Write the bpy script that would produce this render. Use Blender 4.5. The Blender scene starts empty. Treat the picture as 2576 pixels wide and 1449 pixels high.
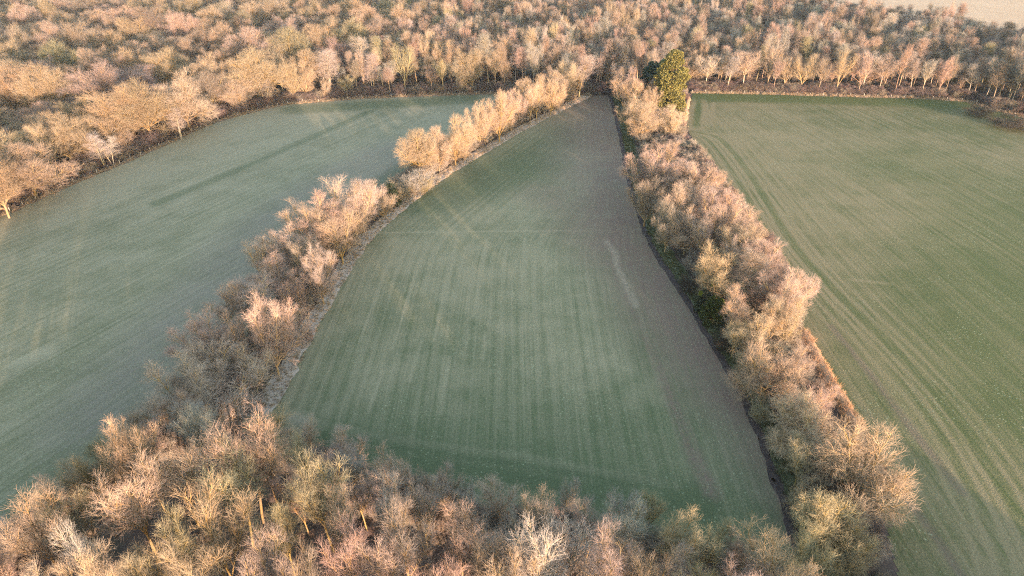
import bpy, math, random
import numpy as np
from mathutils import Vector

# ------------------------------------------------------------------ camera, light, exposure
S = bpy.context.scene
C = S.collection
R = math.radians
CAM_H, PITCH, LENS = 100.0, R(31.8), 24.0
cam_d = bpy.data.cameras.new('camera'); cam = bpy.data.objects.new('camera', cam_d); C.objects.link(cam)
cam_d.lens = LENS; cam_d.sensor_width = 36; cam_d.clip_end = 20000; cam_d.clip_start = 1
cam.location = (0, 0, CAM_H); cam.rotation_euler = (R(90) - PITCH, 0, 0)
S.camera = cam
SUN_EL, SUN_AZ = R(4.2), R(154)          # azimuth clockwise from +Y (the view direction)
w = bpy.data.worlds.new('World'); S.world = w; w.use_nodes = True
nt = w.node_tree; bg = nt.nodes['Background']
sky = nt.nodes.new('ShaderNodeTexSky'); sky.sky_type = 'NISHITA'; sky.sun_disc = False
sky.sun_elevation = SUN_EL; sky.sun_rotation = SUN_AZ
nt.links.new(sky.outputs[0], bg.inputs[0]); bg.inputs[1].default_value = 0.15
sd = bpy.data.lights.new('sun', 'SUN'); sun = bpy.data.objects.new('sun', sd); C.objects.link(sun)
sd.energy = 2.3; sd.angle = R(0.5); sd.color = (1.0, 0.71, 0.54)
sv = Vector((math.sin(SUN_AZ) * math.cos(SUN_EL), math.cos(SUN_AZ) * math.cos(SUN_EL), math.sin(SUN_EL)))
sun.rotation_euler = sv.to_track_quat('Z', 'Y').to_euler(); sun.location = sv * 300
S.view_settings.view_transform = 'Standard'; S.view_settings.look = 'None'
S.view_settings.gamma = 1; S.view_settings.exposure = 3.32
S.cycles.max_bounces = 4; S.cycles.diffuse_bounces = 2; S.cycles.volume_bounces = 0
S.cycles.use_denoising = False; S.cycles.sampling_pattern = 'BLUE_NOISE'; S.cycles.sample_clamp_direct = .25; S.cycles.sample_clamp_indirect = .10
S.cycles.use_adaptive_sampling = False; S.cycles.pixel_filter_type = 'BLACKMAN_HARRIS'; S.cycles.filter_width = 1.1

# ------------------------------------------------------------------ map from the survey picture (2576 px wide) to metres
F = LENS / 36 * 2576
def P(x, y, z=0.0):
    u, v = x - 1288, 724.5 - y
    Y = F * math.cos(PITCH) + v * math.sin(PITCH); Z = -F * math.sin(PITCH) + v * math.cos(PITCH)
    s = (z - CAM_H) / Z
    return np.array((u * s, Y * s))
def proj(X, Y, Z):
    dz = Z - CAM_H
    d = Y * math.cos(PITCH) - dz * math.sin(PITCH); v = Y * math.sin(PITCH) + dz * math.cos(PITCH)
    return 1288 + F * X / d, 724.5 - F * v / d
def PP(pts): return np.array([P(*q) for q in pts])

def poly_sample(pl, step):
    d = np.r_[0, np.cumsum(np.hypot(*np.diff(pl, axis=0).T))]
    n = max(2, int(d[-1] / step) + 1); t = np.linspace(0, d[-1], n)
    return np.c_[np.interp(t, d, pl[:, 0]), np.interp(t, d, pl[:, 1])]
def smooth_poly(pl, it=2):
    for _ in range(it):
        a, b = pl[:-1], pl[1:]
        q = np.empty((2 * len(a), 2)); q[0::2] = .75 * a + .25 * b; q[1::2] = .25 * a + .75 * b
        pl = np.vstack((pl[:1], q, pl[-1:]))
    return pl
def poly_dist(pts, pl):
    """unsigned distance, arc length at the nearest point"""
    best = np.full(len(pts), 1e9); arc = np.zeros(len(pts)); s0 = 0.0
    for a, b in zip(pl[:-1], pl[1:]):
        ab = b - a; L = math.hypot(*ab)
        t = np.clip(((pts - a) @ ab) / (L * L + 1e-9), 0, 1)
        d = np.hypot(*(pts - a - t[:, None] * ab).T)
        m = d < best; best[m] = d[m]; arc[m] = s0 + t[m] * L; s0 += L
    return best, arc
def inside(pts, poly):
    x, y = pts[:, 0], pts[:, 1]; r = np.zeros(len(pts), bool); n = len(poly)
    for i in range(n):
        (x1, y1), (x2, y2) = poly[i], poly[(i + 1) % n]
        if y1 == y2: continue
        c = ((y1 > y) != (y2 > y)) & (x < (x2 - x1) * (y - y1) / (y2 - y1) + x1); r ^= c
    return r

# boundaries on the ground
LH_R = smooth_poly(PP([(640, 1075), (700, 980), (770, 840), (830, 740), (900, 625), (960, 560), (1100, 450), (1200, 390), (1300, 330), (1440, 260), (1480, 240)]))
LH_L = LH_R + np.array([-14.0, 3.0])
MH_L = smooth_poly(PP([(1535, 240), (1560, 330), (1580, 450), (1612, 560), (1650, 640), (1700, 710), (1800, 880), (1890, 1030), (1950, 1200), (2000, 1350), (2030, 1460)]))
MH_R = smooth_poly(PP([(1742, 236), (1720, 330), (1795, 410), (1920, 570), (2010, 700), (2020, 860), (2075, 970), (2145, 1090), (2200, 1220), (2262, 1449), (2290, 1560)]))
LW = smooth_poly(PP([(-500, 760), (0, 545), (130, 485), (400, 373), (520, 313), (640, 280), (725, 262)]), 1)
FL = PP([(725, 262), (900, 248), (1100, 240), (1250, 236), (1482, 240)])
FM = PP([(1480, 240), (1535, 240)])
FR = smooth_poly(PP([(1742, 234), (1900, 236), (2100, 242), (2300, 247), (2440, 255), (2480, 272), (2576, 296), (2800, 345), (3100, 420)]), 1)
FG = np.vstack((PP([(-500, 1700), (0, 1400), (200, 1235), (350, 1130), (480, 1068), (660, 1075), (1000, 1225), (1500, 1345), (1800, 1395), (2030, 1430)]), [(66, 66)], [(75, 52)]))
FFAR = smooth_poly(PP([(1850, 12), (2100, 62), (2300, 94), (2450, 118), (2576, 138), (3200, 250)]), 1)

# ------------------------------------------------------------------ mesh helpers
def mesh(name, V, Q, mats, mat_idx=None, smooth=True):
    me = bpy.data.meshes.new(name); V = np.asarray(V, np.float32); Q = np.asarray(Q, np.int32)
    k = Q.shape[1]
    me.vertices.add(len(V)); me.vertices.foreach_set('co', V.ravel())
    me.loops.add(Q.size); me.loops.foreach_set('vertex_index', Q.ravel())
    me.polygons.add(len(Q)); me.polygons.foreach_set('loop_start', np.arange(len(Q), dtype=np.int32) * k)
    if mat_idx is not None: me.polygons.foreach_set('material_index', np.asarray(mat_idx, np.int32))
    me.polygons.foreach_set('use_smooth', np.full(len(Q), smooth))
    for m in mats: me.materials.append(m)
    me.update(); me.validate()
    return me
def fattr(me, name, vals):
    a = me.attributes.new(name, 'FLOAT', 'POINT'); a.data.foreach_set('value', np.asarray(vals, np.float32))
def obj(name, me, parent=None, link=True):
    o = bpy.data.objects.new(name, me)
    if link: C.objects.link(o)
    if parent: o.parent = parent
    return o
def tag(o, label=None, cat=None, group=None, kind=None):
    for k, v in (('label', label), ('category', cat), ('group', group), ('kind', kind)):
        if v: o[k] = v
    return o

# ------------------------------------------------------------------ materials
class NB:
    def __init__(s, name):
        s.m = bpy.data.materials.new(name); s.m.use_nodes = True; s.t = s.m.node_tree
        s.b = s.t.nodes['Principled BSDF']; s.b.inputs['Roughness'].default_value = .9
        s.b.inputs['Specular IOR Level'].default_value = .15
    def n(s, typ, **kw):
        x = s.t.nodes.new(typ)
        for k, v in kw.items(): setattr(x, k, v)
        return x
    def l(s, a, b): s.t.links.new(a, b)
    def noise(s, vec, scale, detail=3, rough=.55, col=False):
        x = s.n('ShaderNodeTexNoise'); x.inputs['Scale'].default_value = scale; x.inputs['Detail'].default_value = detail
        x.inputs['Roughness'].default_value = rough
        if vec is not None: s.l(vec, x.inputs['Vector'])
        return x.outputs['Color' if col else 'Fac']
    def math(s, op, a, b=None, clamp=False):
        x = s.n('ShaderNodeMath', operation=op, use_clamp=clamp)
        for i, v in enumerate((a, b)):
            if v is None: continue
            if isinstance(v, (int, float)): x.inputs[i].default_value = v
            else: s.l(v, x.inputs[i])
        return x.outputs[0]
    def rng(s, v, a, b, c=0, d=1):
        x = s.n('ShaderNodeMapRange'); s.l(v, x.inputs[0])
        for i, q in enumerate((a, b, c, d)): x.inputs[i + 1].default_value = q
        return x.outputs[0]
    def mix(s, f, a, b, blend='MIX'):
        x = s.n('ShaderNodeMix', data_type='RGBA', blend_type=blend)
        for i, v in ((0, f), (6, a), (7, b)):
            if isinstance(v, (int, float)): x.inputs[i].default_value = v
            elif isinstance(v, tuple): x.inputs[i].default_value = (*v, 1)
            else: s.l(v, x.inputs[i])
        return x.outputs[2]
    def attr(s, name, typ='GEOMETRY'):
        x = s.n('ShaderNodeAttribute', attribute_name=name, attribute_type=typ); return x
    def pos(s): return s.n('ShaderNodeNewGeometry').outputs['Position']
    def comb(s, x, y, z=None):
        c = s.n('ShaderNodeCombineXYZ')
        for i, v in enumerate((x, y, z)):
            if v is None: continue
            if isinstance(v, (int, float)): c.inputs[i].default_value = v
            else: s.l(v, c.inputs[i])
        return c.outputs[0]
    def col(s, c): s.l(c, s.b.inputs['Base Color'])
    def bump(s, h, strength, dist):
        x = s.n('ShaderNodeBump'); x.inputs['Strength'].default_value = strength; x.inputs['Distance'].default_value = dist
        s.l(h, x.inputs['Height']); s.l(x.outputs[0], s.b.inputs['Normal'])

def twig_material(name, gain, sat_noise):
    """wood of bark or twigs: the tree's own tint (an attribute of the tree) with mottling"""
    b = NB(name); p = b.pos()
    t = b.attr('tint', 'INSTANCER').outputs['Color']
    n = b.noise(p, .45, 3)
    c = b.mix(b.rng(n, .3, .7), t, b.mix(1.0, t, sat_noise, 'MULTIPLY'))
    c = b.mix(1.0, c, (gain, gain, gain), 'MULTIPLY')
    b.col(c); return b.m
M_BARK = twig_material('bark', 1.0, (1.15, .95, .55))
M_TWIG = twig_material('twigs', 1.0, (.92, .85, .8))

def leaf_material(name, a, c_, d):
    b = NB(name); p = b.pos()
    k = b.mix(b.rng(b.noise(p, 1.1, 2), .35, .65), a, c_)
    k = b.mix(b.rng(b.noise(p, 7, 1), .5, .75), k, d)
    b.col(k); return b.m
M_PINE = leaf_material('pine_needles', (.092, .092, .028), (.135, .122, .034), (.175, .14, .045))
M_DARKPINE = leaf_material('dark_needles', (.014, .032, .024), (.020, .042, .028), (.03, .05, .03))
M_IVY = leaf_material('ivy_leaves', (.022, .036, .012), (.05, .06, .014), (.09, .085, .02))
M_MISTLE = leaf_material('mistletoe_leaves', (.10, .12, .012), (.14, .15, .018), (.17, .15, .03))
M_DARKIVY = leaf_material('dark_leaves', (.014, .024, .014), (.024, .034, .018), (.05, .05, .03))

def plain(name, c, c2, scale):
    b = NB(name); p = b.pos()
    b.col(b.mix(b.noise(p, scale, 4), c, c2)); return b.m
M_WOOD = plain('weathered_wood', (.34, .30, .24), (.50, .45, .38), 3)
M_WIRE = plain('galvanised_wire', (.25, .25, .25), (.35, .35, .35), 9)
M_DRY = twig_material('dry_stems', 1.0, (.85, .75, .6))

def field_material(name, green, lush, pale, soil, row_w, row_gain):
    b = NB(name); p = b.pos()
    u = b.attr('row_u').outputs['Fac']; v = b.attr('row_v').outputs['Fac']
    so = b.attr('soil').outputs['Fac']; pa = b.attr('pale').outputs['Fac']; lu = b.attr('lush').outputs['Fac']
    st1 = b.noise(b.comb(b.math('MULTIPLY', u, 1 / row_w), b.math('MULTIPLY', v, .012)), 1.0, 3, .6)
    st2 = b.noise(b.comb(b.math('MULTIPLY', u, 2.6 / row_w), b.math('MULTIPLY', v, .035), 7.7), 1.0, 4, .7)
    big = b.noise(p, .022, 4, .55); mid = b.noise(p, .11, 4, .6); fine = b.noise(p, 1.5, 3, .7); grain = b.noise(p, 3.4, 2, .8)
    f = b.math('ADD', b.math('MULTIPLY', b.rng(st1, .3, .7, -1, 1), row_gain), b.math('MULTIPLY', b.rng(st2, .3, .7, -1, 1), row_gain * .8))
    sw = b.math('SINE', b.math('ADD', b.math('MULTIPLY', u, 2.05), b.math('MULTIPLY', mid, 3.0)))
    f = b.math('ADD', f, b.math('MULTIPLY', sw, b.rng(big, .35, .65, .0, .13)))
    f = b.math('ADD', f, b.rng(big, .3, .7, -.38, .38)); f = b.math('ADD', f, b.rng(mid, .3, .7, -.24, .24))
    f = b.math('ADD', f, b.rng(fine, .3, .7, -.22, .22))
    f = b.math('ADD', f, .5)
    pf = b.math('ADD', f, b.math('MULTIPLY', pa, .9))
    pf = b.math('SUBTRACT', pf, b.math('MULTIPLY', lu, .75), True)
    c = b.mix(b.rng(pf, .0, 1.0), green, pale)
    c = b.mix(b.math('MULTIPLY', lu, b.rng(mid, .2, .6), True), c, lush)
    sf = b.math('MULTIPLY', so, b.rng(b.math('ADD', fine, b.math('ADD', st2, b.math('MULTIPLY', mid, .6))), .75, 1.75, .15, 1.25), True)
    c = b.mix(sf, c, soil)
    c = b.mix(b.math('MULTIPLY', b.attr('scuff').outputs['Fac'], b.rng(fine, .3, .65, .25, 1.0), True), c, (.30, .235, .175))
    g = b.rng(grain, .25, .75, .62, 1.38)
    c = b.mix(1.0, c, b.comb(g, g, g), 'MULTIPLY')
    # scattered pale leaves of the young crop
    vor = b.n('ShaderNodeTexVoronoi'); vor.inputs['Scale'].default_value = 1.05; b.l(p, vor.inputs['Vector'])
    spk = b.math('MULTIPLY', b.rng(vor.outputs['Distance'], .10, .22, 1, 0), b.rng(b.noise(p, .05, 2), .42, .62, .0, .8), True)
    c = b.mix(spk, c, (.26, .27, .17))
    b.col(c)
    b.bump(b.math('ADD', grain, b.math('ADD', fine, b.math('MULTIPLY', st2, 1.0))), .5, .25)
    return b.m
M_LEFT = field_material('left_field_crop', (.115, .118, .060), (.052, .088, .034), (.255, .228, .145), (.165, .135, .115), 1.7, .26)
M_MID = field_material('middle_field_crop', (.086, .104, .050), (.046, .070, .030), (.235, .210, .130), (.140, .092, .073), 1.1, .20)
M_RIGHT = field_material('right_field_crop', (.070, .084, .030), (.056, .084, .020), (.185, .155, .085), (.13, .10, .07), 1.6, .32)
M_FAR = field_material('far_field_soil', (.42, .28, .18), (.38, .26, .17), (.48, .33, .22), (.3, .24, .2), 4, .3)

def floor_material():
    b = NB('leaf_litter'); p = b.pos()
    c = b.mix(b.rng(b.noise(p, .35, 4), .3, .7), (.038, .028, .026), (.085, .062, .052))
    c = b.mix(b.rng(b.noise(p, 2.3, 3, .7), .45, .7), c, (.13, .095, .075))
    c = b.mix(b.rng(b.noise(p, .06, 3), .5, .7), c, (.045, .055, .028))
    b.col(c); b.bump(b.noise(p, 1.5, 3), .6, .3); return b.m
M_FLOOR = floor_material()
def strip_material(name, a, c_, d):
    b = NB(name); p = b.pos()
    k = b.mix(b.rng(b.noise(p, .5, 4), .35, .65), a, c_); k = b.mix(b.rng(b.noise(p, 2.6, 3, .7), .45, .7), k, d)
    b.col(k); b.bump(b.noise(p, 2.2, 3), .7, .3); return b.m
M_STRAW = strip_material('straw_verge', (.30, .235, .185), (.44, .355, .285), (.50, .42, .345))
M_STRAW2 = strip_material('straw_field_edge', (.15, .115, .08), (.22, .17, .125), (.28, .22, .165))
M_GREENV = strip_material('green_verge', (.045, .058, .026), (.085, .090, .045), (.16, .145, .09))
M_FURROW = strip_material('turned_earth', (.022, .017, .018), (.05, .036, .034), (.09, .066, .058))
M_BANK = strip_material('bank_grass', (.30, .17, .10), (.38, .235, .145), (.22, .13, .08))

# ------------------------------------------------------------------ the ground and the fields
def ground():
    xs = np.r_[-6000, -3000, -1500, np.arange(-800, 801, 50), 1500, 3000, 6000].astype(float)
    ys = np.r_[-6000, -3000, -1000, np.arange(-200, 1201, 50), 2500, 5000, 9000].astype(float)
    gx, gy = np.meshgrid(xs, ys); n = len(xs)
    V = np.c_[gx.ravel(), gy.ravel(), np.zeros(gx.size)]
    i = (np.arange(len(ys) - 1)[:, None] * n + np.arange(n - 1)[None]).ravel()
    o = obj('ground', mesh('ground', V, np.c_[i, i + 1, i + n + 1, i + n], [M_FLOOR])); tag(o, 'dark leaf litter floor under the bare woods', 'ground', kind='structure')
ground()

def near(pts, line, width, soft=None):
    d, _ = poly_dist(pts, line); return np.clip(1 - (d - width / 2) / (soft or width * .6), 0, 1)
rng0 = np.random.default_rng(5)
def field(name, poly, mat, z, step, fn, label):
    lo, hi = poly.min(0), poly.max(0)
    xs = np.arange(lo[0], hi[0] + step, step); ys = np.arange(lo[1], hi[1] + step, step)
    gx, gy = np.meshgrid(xs, ys); pts = np.c_[gx.ravel(), gy.ravel()]
    n = len(xs); i = (np.arange(len(ys) - 1)[:, None] * n + np.arange(n - 1)[None]).ravel()
    Q = np.c_[i, i + 1, i + n + 1, i + n]
    ins = inside(pts + step * .5, poly)
    Q = Q[ins[Q[:, 0]]]
    used, inv = np.unique(Q.ravel(), return_inverse=True); pts = pts[used]; Q = inv.reshape(-1, 4)
    me = mesh(name, np.c_[pts, np.full(len(pts), z)], Q, [mat])
    for k, v in fn(pts).items(): fattr(me, k, v)
    tag(obj(name, me), label, 'field', kind='structure')
def softplus(x, k): return np.logaddexp(0, x / k) * k
def sstep(x, a, b): t = np.clip((x - a) / (b - a), 0, 1); return t * t * (3 - 2 * t)

left_poly = np.vstack((LW, FL, LH_L[::-1], PP([(480, 1068), (350, 1130), (200, 1235), (0, 1400), (-500, 1700)])))
def left_attrs(p):
    u = p[:, 0] - .543 * p[:, 1]; lush = near(p, PP([(395, 512), (650, 405), (930, 281)]), 2.4, 2.0) * .45
    lush = np.maximum(lush, .55 * near(p, PP([(740, 275), (1180, 250)]), 8, 6))
    lush = np.maximum(lush, .8 * near(p, LH_L + np.array([-4, 0]), 5, 4))
    lush = np.maximum(lush, .8 * near(p, FG[:5] + np.array([0, 4]), 9, 5))
    soil = .5 * near(p, LH_L[:30] + np.array([-16, 4]), 15, 14) + .25
    pale = .35 * near(p, LW + np.array([4, -5]), 14, 20) + .3 * sstep(p[:, 1], 150, 260) - .25 * sstep(150 - p[:, 1], 0, 50)
    pale += .6 * near(p, PP([(40, 910), (110, 880)]), 1, 3)
    return dict(row_u=u, row_v=p[:, 1], soil=soil, pale=pale, lush=lush)
field('left_field', left_poly, M_LEFT, .03, .9, left_attrs, 'grey green drilled field on the left with one dark green stripe')

mid_poly = np.vstack((LH_R, FM, MH_L, PP([(2030, 1430), (1800, 1395), (1500, 1345), (1000, 1225), (660, 1075)])))
Y583 = P(1200, 583)[1]
def mid_attrs(p):
    u = p[:, 0] - .512 * softplus(p[:, 1] - Y583 + 6, 7) * sstep(46 - p[:, 0], 0, 22)
    px, py = proj(p[:, 0], p[:, 1], 0)
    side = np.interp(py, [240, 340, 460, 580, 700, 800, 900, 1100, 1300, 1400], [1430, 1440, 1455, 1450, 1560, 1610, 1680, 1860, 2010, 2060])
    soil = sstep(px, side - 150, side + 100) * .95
    soil = np.maximum(soil, .5 * near(p, PP([(1400, 490), (1450, 520), (1560, 620)]), 9, 14))
    soil = np.maximum(soil, .8 * near(p, PP([(1490, 560), (1530, 650), (1570, 740), (1612, 830), (1650, 900), (1690, 1000), (1735, 1120), (1790, 1240)]), 1.0, 2.2) * np.random.default_rng(6).uniform(.5, 1.1, len(p)))
    soil = soil + .12
    pale = np.zeros(len(p))
    scuff = .85 * near(p, PP([(1526, 606), (1548, 640), (1550, 668), (1570, 705), (1582, 735), (1599, 770)]), .5, 1.4) * np.random.default_rng(2).uniform(.2, 1.1, len(p))
    scuff = np.maximum(scuff, .6 * near(p, PP([(735, 1052), (765, 1060)]), 1.4, 2.0))
    pale += .55 * near(p, PP([(930, 586), (1250, 582), (1520, 580)]), .35, .5)
    for x in (1455, 1472, 1490): pale += .30 * near(p, PP([(x - 8, 300), (x, 420), (x + 4, 490)]), .6, .8)
    for k, (x0, y0, x1, y1) in enumerate([(925, 590, 860, 760), (1000, 600, 905, 860), (1075, 600, 985, 880), (1150, 600, 1090, 860), (1225, 600, 1190, 800), (1222, 840, 1215, 905), (1060, 860, 1030, 960), (1320, 600, 1315, 700), (1130, 900, 1110, 1040), (965, 930, 925, 1040)]):
        pale += .4 * near(p, PP([(x0, y0), (x1, y1)]), .25, .5)
    pale += .25 * sstep(p[:, 1], 110, 185)
    pale += .45 * near(p, PP([(720, 1050), (1000, 1112), (1300, 1150), (1700, 1225)]), 1.2, 1.4)
    pale += .35 * near(p, PP([(1010, 1140), (1300, 1178), (1660, 1245)]), .8, 1.2)
    pale += .5 * near(p, PP([(735, 1052), (760, 1058)]), 2, 2.5)
    lush = .45 * near(p, PP([(680, 1075), (1000, 1150), (1300, 1195), (1750, 1270)]), 5, 4)
    lush += .3 * sstep(128 - p[:, 1], 0, 30) * (1 - .6 * soil)
    lush = np.maximum(lush, .5 * near(p, PP([(1100, 500), (1300, 420), (1420, 340)]), 12, 16) * sstep(p[:, 1], 180, 220))
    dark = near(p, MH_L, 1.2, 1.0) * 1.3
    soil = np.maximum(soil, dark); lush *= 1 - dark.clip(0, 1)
    return dict(row_u=u, row_v=p[:, 1], soil=soil, pale=pale * 1.25, lush=lush, scuff=scuff)
field('middle_field', mid_poly, M_MID, .03, .55, mid_attrs, 'green field between the two hedgerows with fine drill lines')

right_poly = np.vstack((MH_R[::-1], FR, [(330, 60), (300, 20), (75, 30)]))
TRK = smooth_poly(PP([(1735, 335), (1792, 345), (1880, 470), (1957, 615), (2067, 740), (2217, 890), (2367, 1055), (2520, 1325), (2560, 1449)]))
def right_attrs(p):
    s = sstep(p[:, 0], 75, 130)
    u = p[:, 0] + s * (.06 * p[:, 1] + .18 * softplus(p[:, 1] - 200, 25)); 
    d, _ = poly_dist(p, TRK)
    pale = np.zeros(len(p)); lush = np.zeros(len(p)); soil = np.full(len(p), .18)
    for off, wd, a in ((0, .45, 1.0), (2.2, .45, 1.0), (6.5, .4, .7), (9.0, .4, .7), (-3.4, .4, .7), (-6.2, .4, .6), (13, .4, .5), (17, .4, .45)):
        pale += a * near(p, TRK + np.array([off, 0]), wd, .55)
    for off, wd, a in ((4.2, 1.2, .3), (-1.6, .7, .2)):
        lush = np.maximum(lush, a * near(p, TRK + np.array([off, 0]), wd, 1.0))
    for ln in (PP([(2090, 820), (2180, 930), (2300, 1090), (2420, 1240)]), PP([(2240, 1200), (2340, 1330), (2420, 1449)]), PP([(1735, 345), (1790, 410)])):
        soil = np.maximum(soil, .95 * near(p, ln, .8, 1.2))
    lush = np.maximum(lush, .75 * near(p, FR + np.array([0, -7]), 9, 6))
    lush = np.maximum(lush, .4 * near(p, PP([(2560, 560), (2620, 760), (2560, 960)]), 24, 30))
    lush = np.maximum(lush, .25 * near(p, PP([(2300, 420), (2576, 480)]), 20, 25))
    pale += .3 * near(p, PP([(1850, 330), (2200, 430)]), 25, 30) + .25 * near(p, PP([(2100, 560), (2500, 900)]), 12, 22)
    pale += 1.0 * near(p, PP([(1768, 250), (1775, 280), (1768, 310)]), 2.0, 1.2) + .9 * near(p, PP([(1795, 258), (1790, 305)]), 1.0, 1)
    pale += .8 * near(p, PP([(1745, 250), (1728, 318)]), 1.6, 1.4) + 1.0 * near(p, PP([(1722, 322), (1755, 322)]), 2.4, 2)
    lush = np.maximum(lush, .6 * near(p, PP([(1760, 250), (1752, 320)]), 1.5, 1.5))
    pale += .55 * near(p, PP([(2140, 703), (2240, 714)]), .6, .8)
    return dict(row_u=u, row_v=p[:, 1], soil=soil, pale=pale, lush=lush)
field('right_field', right_poly, M_RIGHT, .03, .6, right_attrs, 'green and straw coloured field on the right with curving wheel tracks')
far_poly = np.vstack((FFAR, [(1100, 560), (1500, 1100), (300, 1500), P(1850, 12) + np.array([-40, 300])]))
def far_attrs(p):
    z = np.zeros(len(p)); return dict(row_u=p[:, 1] + .9 * p[:, 0], row_v=p[:, 0], soil=z, pale=z, lush=z)
field('far_field', far_poly, M_FAR, .03, 12, far_attrs, 'pale bare ploughed field beyond the wood')

def ribbon(name, line, w0, w1, z, mat, label, cat, height=0, jit=.35, seed=1, step=.8):
    """a strip laid along a line; w0 / w1 metres to its left / right; height makes it a bank"""
    r = np.random.default_rng(seed); L = poly_sample(line, step); T = np.gradient(L, axis=0); T /= np.hypot(*T.T)[:, None]
    N = np.c_[-T[:, 1], T[:, 0]]; k = 7; V = []
    for j in range(k):
        f = j / (k - 1); off = w0 + (w1 - w0) * f
        jj = np.convolve(r.normal(0, 1, len(L) + 4), np.ones(5) / 2.2, 'valid') * jit * (1 if j in (0, k - 1) else .4)
        zz = z + height * math.sin(math.pi * f) ** .8 * (1 + .25 * np.convolve(r.normal(0, 1, len(L) + 4), np.ones(5) / 5, 'valid')) if height else np.full(len(L), z)
        q = L + N * (off + jj)[:, None]; V.append(np.c_[q, zz])
    V = np.array(V).transpose(1, 0, 2).reshape(-1, 3)
    i = (np.arange(len(L) - 1)[:, None] * k + np.arange(k - 1)[None]).ravel()
    tag(obj(name, mesh(name, V, np.c_[i, i + 1, i + k + 1, i + k], [mat])), label, cat, kind='structure')
ribbon('grass_verge', LH_R, -1.9, 2.6, .07, M_STRAW, 'strip of dry straw grass along the right foot of the left hedgerow', 'verge', seed=1)
ribbon('grass_verge', MH_L, .9, 5.2, .07, M_GREENV, 'narrow green grass strip along the left foot of the middle hedgerow', 'verge', seed=2)
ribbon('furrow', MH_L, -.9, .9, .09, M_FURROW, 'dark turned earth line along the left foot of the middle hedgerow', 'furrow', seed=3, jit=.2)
ribbon('grass_verge', LW, -1.0, 1.6, .07, M_STRAW2, 'strip of dry grass along the foot of the left wood', 'verge', seed=4)
ribbon('grass_verge', FL, -1.0, 2.0, .07, M_STRAW2, 'strip of dry grass along the far end of the left field', 'verge', seed=5)
ribbon('grass_verge', FR, -.8, 2.0, .07, M_STRAW2, 'strip of dry grass along the far end of the right field', 'verge', seed=6)
BANK = PP([(2005, 840), (2035, 900), (2075, 970), (2110, 1030), (2150, 1100), (2195, 1200)])
ribbon('grass_bank', BANK, -.4, 3.2, .06, M_BANK, 'reddish dry grass bank on the right side of the middle hedgerow', 'bank', height=1.3, seed=7)
ribbon('grass_bank', PP([(1700, 352), (1722, 318), (1738, 250)]), -.3, 3.4, .06, M_BANK, 'reddish dry grass bank beside the big pine', 'bank', height=1.5, seed=8)
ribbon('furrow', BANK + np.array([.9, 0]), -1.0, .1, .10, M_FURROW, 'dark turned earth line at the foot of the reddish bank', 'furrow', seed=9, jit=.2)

# ------------------------------------------------------------------ trees: branching grown level by level
def nrm(a): return a / (np.linalg.norm(a, axis=-1, keepdims=True) + 1e-9)
def march(st, d, L, nseg, wob, up, r):
    pts = [st]; d = nrm(d)
    for _ in range(nseg):
        d = nrm(d + r.normal(0, wob, d.shape) + np.array([0, 0, 1]) * up)
        pts.append(pts[-1] + d * (L / nseg)[:, None])
    return np.stack(pts, 1)
def kids(par, n, t0, t1, ang, L, prof, nseg, wob, up, r, even=False):
    N, k, _ = par.shape
    t = t0 + (t1 - t0) * (np.linspace(0.02, 1, n)[None].repeat(N, 0) + r.uniform(-.5, .5, (N, n)) / n).clip(0, 1) if even else r.uniform(t0, t1, (N, n))
    f = t * (k - 1); i = np.minimum(f.astype(int), k - 2); fr = (f - i)[..., None]
    rows = np.arange(N)[:, None]
    a, b = par[rows, i], par[rows, i + 1]; st = a + (b - a) * fr; tan = nrm(b - a)
    ref = np.where(np.abs(tan[..., 2:]) > .9, np.array([1., 0, 0]), np.array([0, 0, 1.])); e1 = nrm(np.cross(tan, ref)); e2 = np.cross(tan, e1)
    az = (np.arange(n)[None] * 2.4 + r.uniform(0, 6.28, (N, 1)) + r.normal(0, .35, (N, n)))[..., None]
    an = np.radians(ang[0] + (ang[1] - ang[0]) * (t - t0) / (t1 - t0 + 1e-6) + r.normal(0, 6, (N, n)))[..., None]
    d = np.cos(an) * tan + np.sin(an) * (np.cos(az) * e1 + np.sin(az) * e2)
    LL = L * prof((t - t0) / (t1 - t0 + 1e-6)) * r.uniform(.7, 1.2, (N, n))
    return march(st.reshape(-1, 3), d.reshape(-1, 3), LL.ravel(), nseg, wob, up, r)
def tubes(polys, r0, r1, sides):
    """one tube per polyline; r0, r1 = radius at base, tip"""
    N, k, _ = polys.shape
    ax = nrm(polys[:, -1] - polys[:, 0]); ref = np.where(np.abs(ax[:, 2:]) > .9, np.array([1., 0, 0]), np.array([0, 0, 1.]))
    e1 = nrm(np.cross(ax, ref)); e2 = np.cross(ax, e1)
    th = np.arange(sides) * 2 * math.pi / sides
    ring = np.cos(th)[None, :, None] * e1[:, None] + np.sin(th)[None, :, None] * e2[:, None]
    rad = np.asarray(r0, float).reshape(-1, 1) + (np.asarray(r1, float) - np.asarray(r0, float)).reshape(-1, 1) * np.linspace(0, 1, k)[None]
    rad = np.broadcast_to(rad, (N, k))
    V = polys[:, :, None] + ring[:, None] * rad[..., None, None]
    base = (np.arange(N)[:, None, None] * k + np.arange(k - 1)[None, :, None]) * sides
    j = np.arange(sides)[None, None]; j2 = (j + 1) % sides
    Q = np.stack((base + j, base + j2, base + sides + j2, base + sides + j), -1).reshape(-1, 4)
    return V.reshape(-1, 3), Q
def join(parts):
    V, Q, I, o = [], [], [], 0
    for (v, q), m in parts: V.append(v); Q.append(q + o); I.append(np.full(len(q), m)); o += len(v)
    return np.vstack(V), np.vstack(Q), np.concatenate(I)
one = lambda t: np.ones_like(t)
def taper(a): return lambda t: 1 - a * t
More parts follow.
